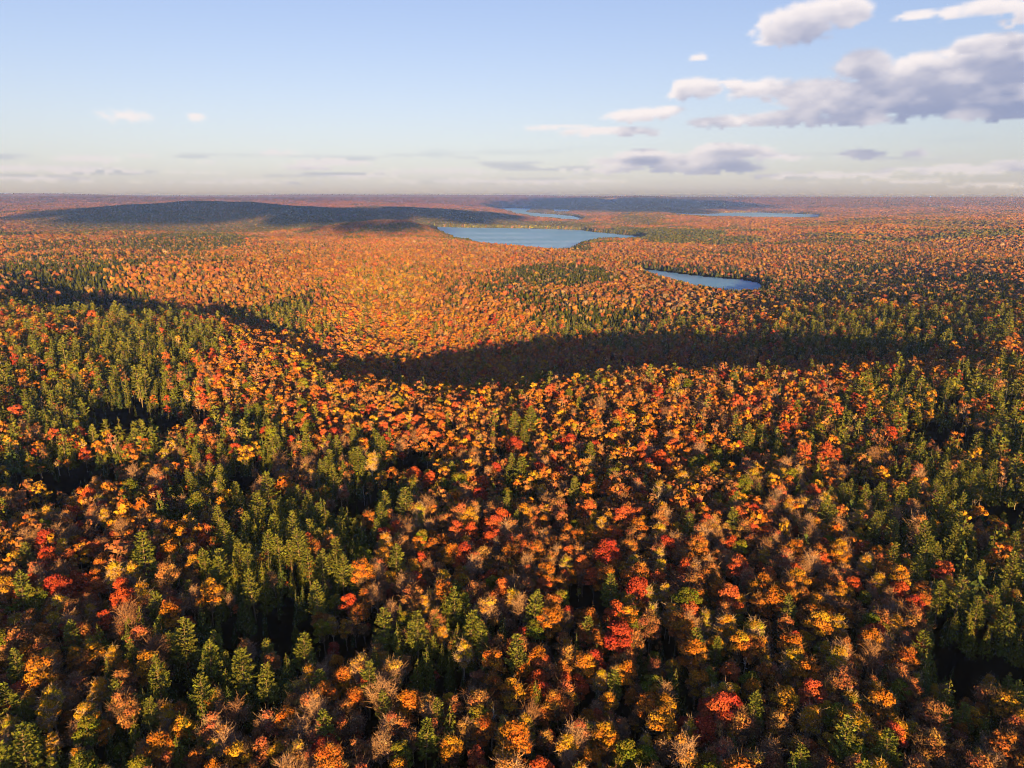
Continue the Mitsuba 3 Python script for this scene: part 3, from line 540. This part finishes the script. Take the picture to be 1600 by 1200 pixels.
def pose(i):
    return T().translate([float(x[i]), float(y[i]), float(z[i])]).rotate([1, 0, 0], float(lean[i, 0])).rotate([0, 1, 0], float(lean[i, 1])).rotate([0, 0, 1], float(yaw[i])).scale([float(sc[i] * wide[i]), float(sc[i] * wide[i]), float(sc[i])])


in_frame = (vx > 4) & (vx < 1596) & (vy > 300) & (vy < 1190) & (y > 0) & (sc > .45)
MOST = 300
counted, chosen = {}, {}
for i in np.nonzero(in_frame & (d < 620))[0]:
    kd = KINDS[k[i]]
    n = counted.get(kd, 0)
    if n < MOST or hero[i] >= 0:
        counted[kd] = n + 1
        chosen[int(i)] = kd

# ---------------------------------------------------------------- names and labels of the single trees
LOOK = {
    'orange_maple_tree': ('maple', 'maple', ['bright orange', 'amber orange', 'deep orange', 'pale amber', 'rusty orange']),
    'red_maple_tree': ('maple', 'maple', ['scarlet', 'salmon red', 'dark crimson', 'coral pink']),
    'golden_birch_tree': ('birch', 'birch', ['golden', 'mustard yellow', 'yellow green', 'orange gold']),
    'russet_beech_tree': ('beech', 'beech', ['russet', 'copper', 'dull brown', 'reddish brown', 'tan brown']),
    'bare_tree': ('leafless tree', 'bare tree', ['grey brown', 'pale grey', 'purplish brown']),
    'half_bare_tree': ('half bare tree', 'tree', ['thin rusty', 'thin yellow', 'thin brown', 'thin red']),
    'white_pine_tree': ('white pine', 'pine', ['olive green', 'light green']),
    'hemlock_tree': ('hemlock', 'conifer', ['dark olive', 'mid olive', 'deep green', 'bluish green']),
    'spruce_tree': ('spruce', 'spruce', ['bluish green', 'deep green', 'dull green']),
    'dead_tree': ('dead tree', 'dead tree', ['pale bleached', 'grey']),
    'green_maple_tree': ('maple', 'maple', ['olive', 'lime green', 'dark green']),
}
BANDS = [(1080, 'bottom edge'), (960, 'lower foreground'), (850, 'mid foreground'), (750, 'upper foreground'), (660, 'slope below the crest'), (0, 'crest before the valley')]
SIDES = [(320, 'far left'), (640, 'left'), (960, 'central'), (1280, 'right'), (9999, 'far right')]
ONES = ['first', 'second', 'third', 'fourth', 'fifth', 'sixth', 'seventh', 'eighth', 'ninth', 'tenth', 'eleventh', 'twelfth', 'thirteenth', 'fourteenth', 'fifteenth', 'sixteenth', 'seventeenth', 'eighteenth', 'nineteenth']
TENS = ['twent', 'thirt', 'fort', 'fift', 'sixt', 'sevent', 'eight', 'ninet']


def ordinal(n):
    if n < 20:
        return ONES[n - 1]
    t = TENS[n // 10 - 2]
    return t + 'ieth' if n % 10 == 0 else t + 'y-' + ONES[n % 10 - 1]


slots, labelled = {}, {}
for i, kd in chosen.items():
    if hero[i] >= 0:
        labelled[i] = HEROES[hero[i]][4]
        continue
    keys = POOL[kd, 2]
    per = len(keys) // len(PALETTE[kd])
    shade = (pick[i] % len(keys)) // per
    band = next(b for lo, b in BANDS if vy[i] >= lo)
    side = next(b for hi, b in SIDES if vx[i] < hi)
    slots.setdefault((kd, shade, band, side), []).append(i)
for (kd, shade, band, side), ids in slots.items():
    name, _, shades = LOOK[kd]
    ids = sorted(ids, key=lambda i: vx[i])
    for n, i in enumerate(ids):
        if len(ids) == 1:
            labelled[i] = f'the only {shades[shade]} {name} in the {side} {band}'
        else:
            labelled[i] = f'{shades[shade]} {name}, {ordinal(n + 1)} from left in the {side} {band}'
numbers = {}
for i, kd in chosen.items():
    n = numbers.get(kd, 0)
    numbers[kd] = n + 1
    key = kd if n == 0 else f'{kd}_{n:03d}'
    keys = POOL[kd, 2]
    scene[key] = {'type': 'instance', 'to_world': pose(i), 'shapegroup': {'type': 'ref', 'id': keys[pick[i] % len(keys)] + '_p'}}
    labels[key] = {'label': labelled[i], 'category': LOOK[kd][1], 'group': kd[:-5].replace('_', ' ') + (' trees' if 'bare' in kd or 'dead' in kd else 's') + ' in the near forest'}

# everything past the nearest three hundred of each kind, and what stands outside the frame
count = 0
for i in range(len(x)):
    if i in chosen:
        continue
    kd = KINDS[k[i]]
    seen = (vx[i] > -150) & (vx[i] < 1750) & (y[i] > 0)
    keys = POOL[kd, 2 if d[i] < NEAR and seen and sc[i] > .45 else 1]
    count += 1
    scene[f'forest__{count:05d}'] = {'type': 'instance', 'to_world': pose(i), 'shapegroup': {'type': 'ref', 'id': keys[pick[i] % len(keys)]}}
labels['forest'] = {'label': 'autumn forest of orange, brown and green trees rolling away beyond the nearest trees', 'category': 'forest', 'kind': 'stuff'}

# ---------------------------------------------------------------- the wood in the middle distance: simple crowns in one mesh
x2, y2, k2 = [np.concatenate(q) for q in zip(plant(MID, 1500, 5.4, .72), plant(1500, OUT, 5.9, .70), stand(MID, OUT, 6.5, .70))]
k2 = np.where(k2 == 10, 4, k2)
z2 = height(x2, y2)
keep2 = rng.uniform(0, 1, len(x2)) > .06
x2, y2, k2, z2 = x2[keep2], y2[keep2], k2[keep2], z2[keep2]
z2 = z2 - np.where(on_water(x2, y2) < 16, 3.8, 0)                   # the edge of a wood is leafy down to the water
n2 = len(x2)
d2 = np.hypot(x2, y2)
is_cone = np.isin(k2, [6, 7, 8])
s2 = TREE * rng.normal(.98, .14, n2).clip(.6, 1.4) * np.where(d2 > 1500, 1.12, 1.0)
wide2 = s2 * rng.normal(1.0, .30, n2).clip(.45, 1.9)
colour2 = np.zeros((n2, 3))
for q, kd in enumerate(KINDS):
    m = k2 == q
    pal = np.array(PALETTE[kd])
    colour2[m] = pal[rng.integers(0, len(pal), m.sum())]
    if kd in ('bare_tree', 'half_bare_tree'):
        colour2[m] *= .9
colour2 = colour2 * .70 + np.array([.165, .11, .055]) * .30 * (~is_cone)[:, None]
colour2 *= rng.uniform(.55, .98, (n2, 1))  # dimmed overall, standing in for shade between leaves these solid crowns lack


def ring_crowns(m, profile, sides, jit):
    """Crowns from rings of (radius, height) per unit size, each corner moved at random, a tip on top."""
    n = int(m.sum())
    g = np.arange(sides) * 2 * np.pi / sides
    P = np.array(profile)
    R = np.stack([np.outer(P[:-1, 0], np.cos(g)), np.outer(P[:-1, 0], np.sin(g)), np.outer(P[:-1, 1], np.ones(sides))], -1).reshape(-1, 3)
    V = np.vstack([R, [[0, 0, P[-1, 1]]]])
    fs, rings = [], len(P) - 1
    for r in range(rings - 1):
        for q in range(sides):
            a, b, c_, e = r * sides + q, r * sides + (q + 1) % sides, (r + 1) * sides + (q + 1) % sides, (r + 1) * sides + q
            fs += [[a, b, c_], [a, c_, e]]
    for q in range(sides):
        fs.append([(rings - 1) * sides + q, (rings - 1) * sides + (q + 1) % sides, len(V) - 1])
    v = np.repeat(V[None], n, 0) + rng.normal(size=(n, len(V), 3)) * jit
    yw = rng.uniform(0, 6.3, n)
    c, s = np.cos(yw)[:, None], np.sin(yw)[:, None]
    v = np.stack([v[..., 0] * c - v[..., 1] * s, v[..., 0] * s + v[..., 1] * c, v[..., 2]], -1) * np.stack([wide2[m], wide2[m], s2[m]], -1)[:, None, :]
    v += np.stack([x2[m], y2[m], z2[m]], -1)[:, None]
    f = np.array(fs)[None] + (np.arange(n) * len(V))[:, None, None]
    col = np.repeat(colour2[m][:, None], len(V), 1) * rng.uniform(.50, 1.25, (n, len(V), 1))
    return v.reshape(-1, 3), f.reshape(-1, 3), col.reshape(-1, 3)


woods = Soup()
close = d2 < 1400
woods.add(*ring_crowns(~is_cone & close, [(2.4, 8.0), (3.7, 11.2), (3.0, 14.3), (0, 16.0)], 7, [.7, .7, .8]))
woods.add(*ring_crowns(~is_cone & ~close, [(3.6, 9.5), (2.9, 13.8), (0, 16.0)], 5, [.8, .8, .9]))
woods.add(*ring_crowns(is_cone & close, [(2.7, 3.5), (1.7, 10.5), (0, 17.0)], 5, [.5, .5, .8]))
woods.add(*ring_crowns(is_cone & ~close, [(2.8, 4.0), (0, 17.0)], 5, [.6, .6, 1.2]))
scene['distant_forest'] = mesh_dict(*woods.get())
labels['distant_forest'] = {'label': 'orange and green forest on the slopes between the dark valley and the lakes', 'category': 'forest', 'kind': 'stuff'}


# ---------------------------------------------------------------- ground, and the canopy too far away to tell trees apart
def polar_sheet(azimuths, logs):
    a, l = np.meshgrid(azimuths, logs, indexing='xy')
    px, py = np.exp(l) * np.sin(a), np.exp(l) * np.cos(a)
    n, m = a.shape
    i, j = np.meshgrid(np.arange(n - 1), np.arange(m - 1), indexing='ij')
    q = np.stack([i * m + j, i * m + j + 1, (i + 1) * m + j + 1, (i + 1) * m + j], -1).reshape(-1, 4)
    return px.ravel(), py.ravel(), np.vstack([q[:, [0, 2, 1]], q[:, [0, 3, 2]]])


scene['forest_floor'] = {'type': 'diffuse', 'reflectance': mikit.proc(lambda p, n, uv: mikit.mix((.050, .034, .022), (.105, .062, .034), mikit.fbm(p.x * .22, p.y * .22, 0, 3)))}
az = np.concatenate([np.linspace(-math.pi, -.78, 60)[:-1], np.linspace(-.78, .78, 420), np.linspace(.78, math.pi, 60)[1:]])
lg = np.concatenate([np.linspace(math.log(21), math.log(3000), 330)[:-1], np.linspace(math.log(3000), math.log(110000), 170)])
gx, gy, gf = polar_sheet(az, lg)
gz = height(gx, gy)
hub = len(gx)
cap = np.array([[hub, j + 1, j] for j in range(len(az) - 1)])
gv = np.vstack([np.stack([gx, gy, gz], 1), [[0, 0, float(height(np.array([0.]), np.array([20.]))[0])]]])
gf = np.vstack([gf, cap])
scene['ground'] = mikit.ply((gv, gf), 'forest_floor', smooth=True)
labels['ground'] = {'label': 'leaf strewn forest floor and low hills reaching to the horizon', 'category': 'ground', 'kind': 'structure'}

mean_colours = np.array([np.mean(PALETTE[kd], 0) * .85 for kd in KINDS])
az = np.linspace(-.72, .72, 1080)
lg = np.concatenate([np.arange(math.log(OUT - 15), math.log(9000), .0034), np.arange(math.log(9000), math.log(90000), .010)])
cx, cy, cf = polar_sheet(az, lg)
crng = np.random.default_rng(9)
jt = np.hypot(cx, cy) * .0008
cx, cy = cx + crng.normal(size=len(cx)) * jt, cy + crng.normal(size=len(cx)) * jt
cd = np.hypot(cx, cy)
water_d = on_water(cx, cy)
ground_z = height(cx, cy)
rough = crng.uniform(0, 1, len(cx)) ** 1.5
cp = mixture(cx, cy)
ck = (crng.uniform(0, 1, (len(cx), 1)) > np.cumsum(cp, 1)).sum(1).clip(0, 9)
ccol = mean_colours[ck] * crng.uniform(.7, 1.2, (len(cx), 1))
mean = cp @ mean_colours
blend = np.clip((cd - 2400) / 6000, 0, .82)[:, None]
ccol = ccol * (1 - blend) + mean * blend
cz = ground_z + 7.5 + 7.0 * rough + np.where(np.isin(ck, [6, 7, 8]), 2.5, 0)
wet = water_d < 4
cz = np.where(wet, ground_z - 1.0, cz)
keep = ~wet[cf].all(1)
scene['far_forest'] = mesh_dict(np.stack([cx, cy, cz], 1), cf[keep], ccol)
labels['far_forest'] = {'label': 'far off wooded hills around the lakes fading to the horizon', 'category': 'forest', 'kind': 'stuff'}

# ---------------------------------------------------------------- water
import trimesh
from shapely.geometry import Polygon
scene['lake_water'] = {'type': 'bumpmap', 'arbitrary': mikit.proc(lambda p, n, uv: mikit.fbm(p.x * .30, p.y * .16, 0, 3) * .5 + mikit.noise(p.x * .02, p.y * .05) * .5, eps=.4), 'scale': 0.6,
                       'bsdf': {'type': 'principled', 'base_color': {'type': 'rgb', 'value': [.08, .21, .40]}, 'roughness': mikit.proc(lambda p, n, uv: 0.26 + 0.26 * mikit.smoothstep(0.35, 0.65, mikit.fbm(p.x * .0022 + 0.3 * mikit.noise(p.x * .01, p.y * .01), p.y * .012, 0, 3))), 'specular': .5}}
for name, wz, poly in WATER:
    v, f = trimesh.creation.triangulate_polygon(Polygon(poly), engine='earcut')
    v = np.column_stack([v, np.full(len(v), wz)])
    m = trimesh.Trimesh(v, f, process=False)
    if m.face_normals[0, 2] < 0:
        f = f[:, ::-1]
    scene[name] = mikit.ply((v, f), 'lake_water')
    labels[name] = {'label': {'lake': 'long blue lake below the hills, largest of the waters', 'lake_001': 'pale blue lake arm behind the wooded point', 'lake_002': 'narrow bright lake far off at the right', 'lake_003': 'small dark blue lake right of centre, nearest the drone',
                              'lake_004': 'sliver of water among the dark far islands', 'lake_005': 'tiny sliver of water farthest away', 'pond': 'small pond among dark conifers at the left'}[name], 'category': 'pond' if name == 'pond' else 'lake', 'kind': 'structure'}

# ---------------------------------------------------------------- clouds behind the drone: their shadows lie on the far hills
scene['cloud_white'] = {'type': 'twosided', 'bsdf': {'type': 'diffuse', 'reflectance': {'type': 'rgb', 'value': .8}}}
SUNH = SUN / math.hypot(SUN[0], SUN[1])


def cloud(key, label, tx, ty, tz, up, across, along, thick, lumps, seed):
    """A long low cloud on the sun's side of the target, lumpy above and flat below."""
    r = np.random.default_rng(seed)
    c = np.array([tx, ty, tz]) + SUNH * (up / SUNH[2])
    e1 = np.array([SUNH[1], -SUNH[0], 0]) * -1
    e2 = np.array([SUNH[0], SUNH[1], 0])
    import manifold3d as m3
    parts = []
    for q in range(lumps):
        t = r.uniform(-1, 1)
        s = math.sqrt(max(1 - t * t, .05))
        rad = thick * r.uniform(.5, 1.0) * (.45 + .55 * s)
        p = c + e1 * across * t + e2 * along * r.uniform(-1, 1) * s + [0, 0, thick * r.uniform(-.2, .3)]
        parts.append(m3.Manifold.sphere(1.0, 24).scale([rad * 2.1, rad * 2.1, rad]).translate(p.tolist()))
    m = m3.Manifold.batch_boolean(parts, m3.OpType.Add).refine_to_length(90.0).to_mesh()
    v, f = np.array(m.vert_properties[:, :3], float), np.array(m.tri_verts)
    w = v / 260.0
    off = np.stack([meshkit.fbm(w + 5 * q, 3, 40 + q) - .5 for q in range(3)], -1)
    scene[key] = mikit.ply((v + off * [170, 170, 90], f), 'cloud_white', smooth=True)
    labels[key] = {'label': label, 'category': 'cloud', 'kind': 'structure'}


if True:
    cloud('cloud', 'long low cloud behind the drone, shading the long hill', -1400, 4600, 60, 900, 1500, 800, 125, 50, 1)
    cloud('cloud_001', 'small low cloud behind the drone, shading the round hill by the lake', -520, 2960, 45, 800, 330, 150, 42, 14, 2)
    cloud('cloud_002', 'broad cloud behind the drone, shading the farthest blue hills', 1500, 9600, 60, 1500, 1550, 1500, 250, 60, 3)

# ---------------------------------------------------------------- haze
if [4.0e-5, 5.6e-5, 9.4e-5]:
    scene['air'] = {'type': 'homogeneous', 'albedo': {'type': 'rgb', 'value': [.84, .93, 1.0]}, 'sigma_t': {'type': 'rgb', 'value': [4.0e-5, 5.6e-5, 9.4e-5]}, 'phase': {'type': 'hg', 'g': 0.62}}
    scene['haze'] = {'type': 'cube', 'to_world': T().translate([0, 0, 90]).scale([115000, 115000, 150]), 'bsdf': {'type': 'null'}, 'interior': {'type': 'ref', 'id': 'air'}}
    scene['camera']['medium'] = {'type': 'ref', 'id': 'air'}
    labels['haze'] = {'label': 'thin autumn haze over the distant hills', 'category': 'haze', 'kind': 'stuff'}
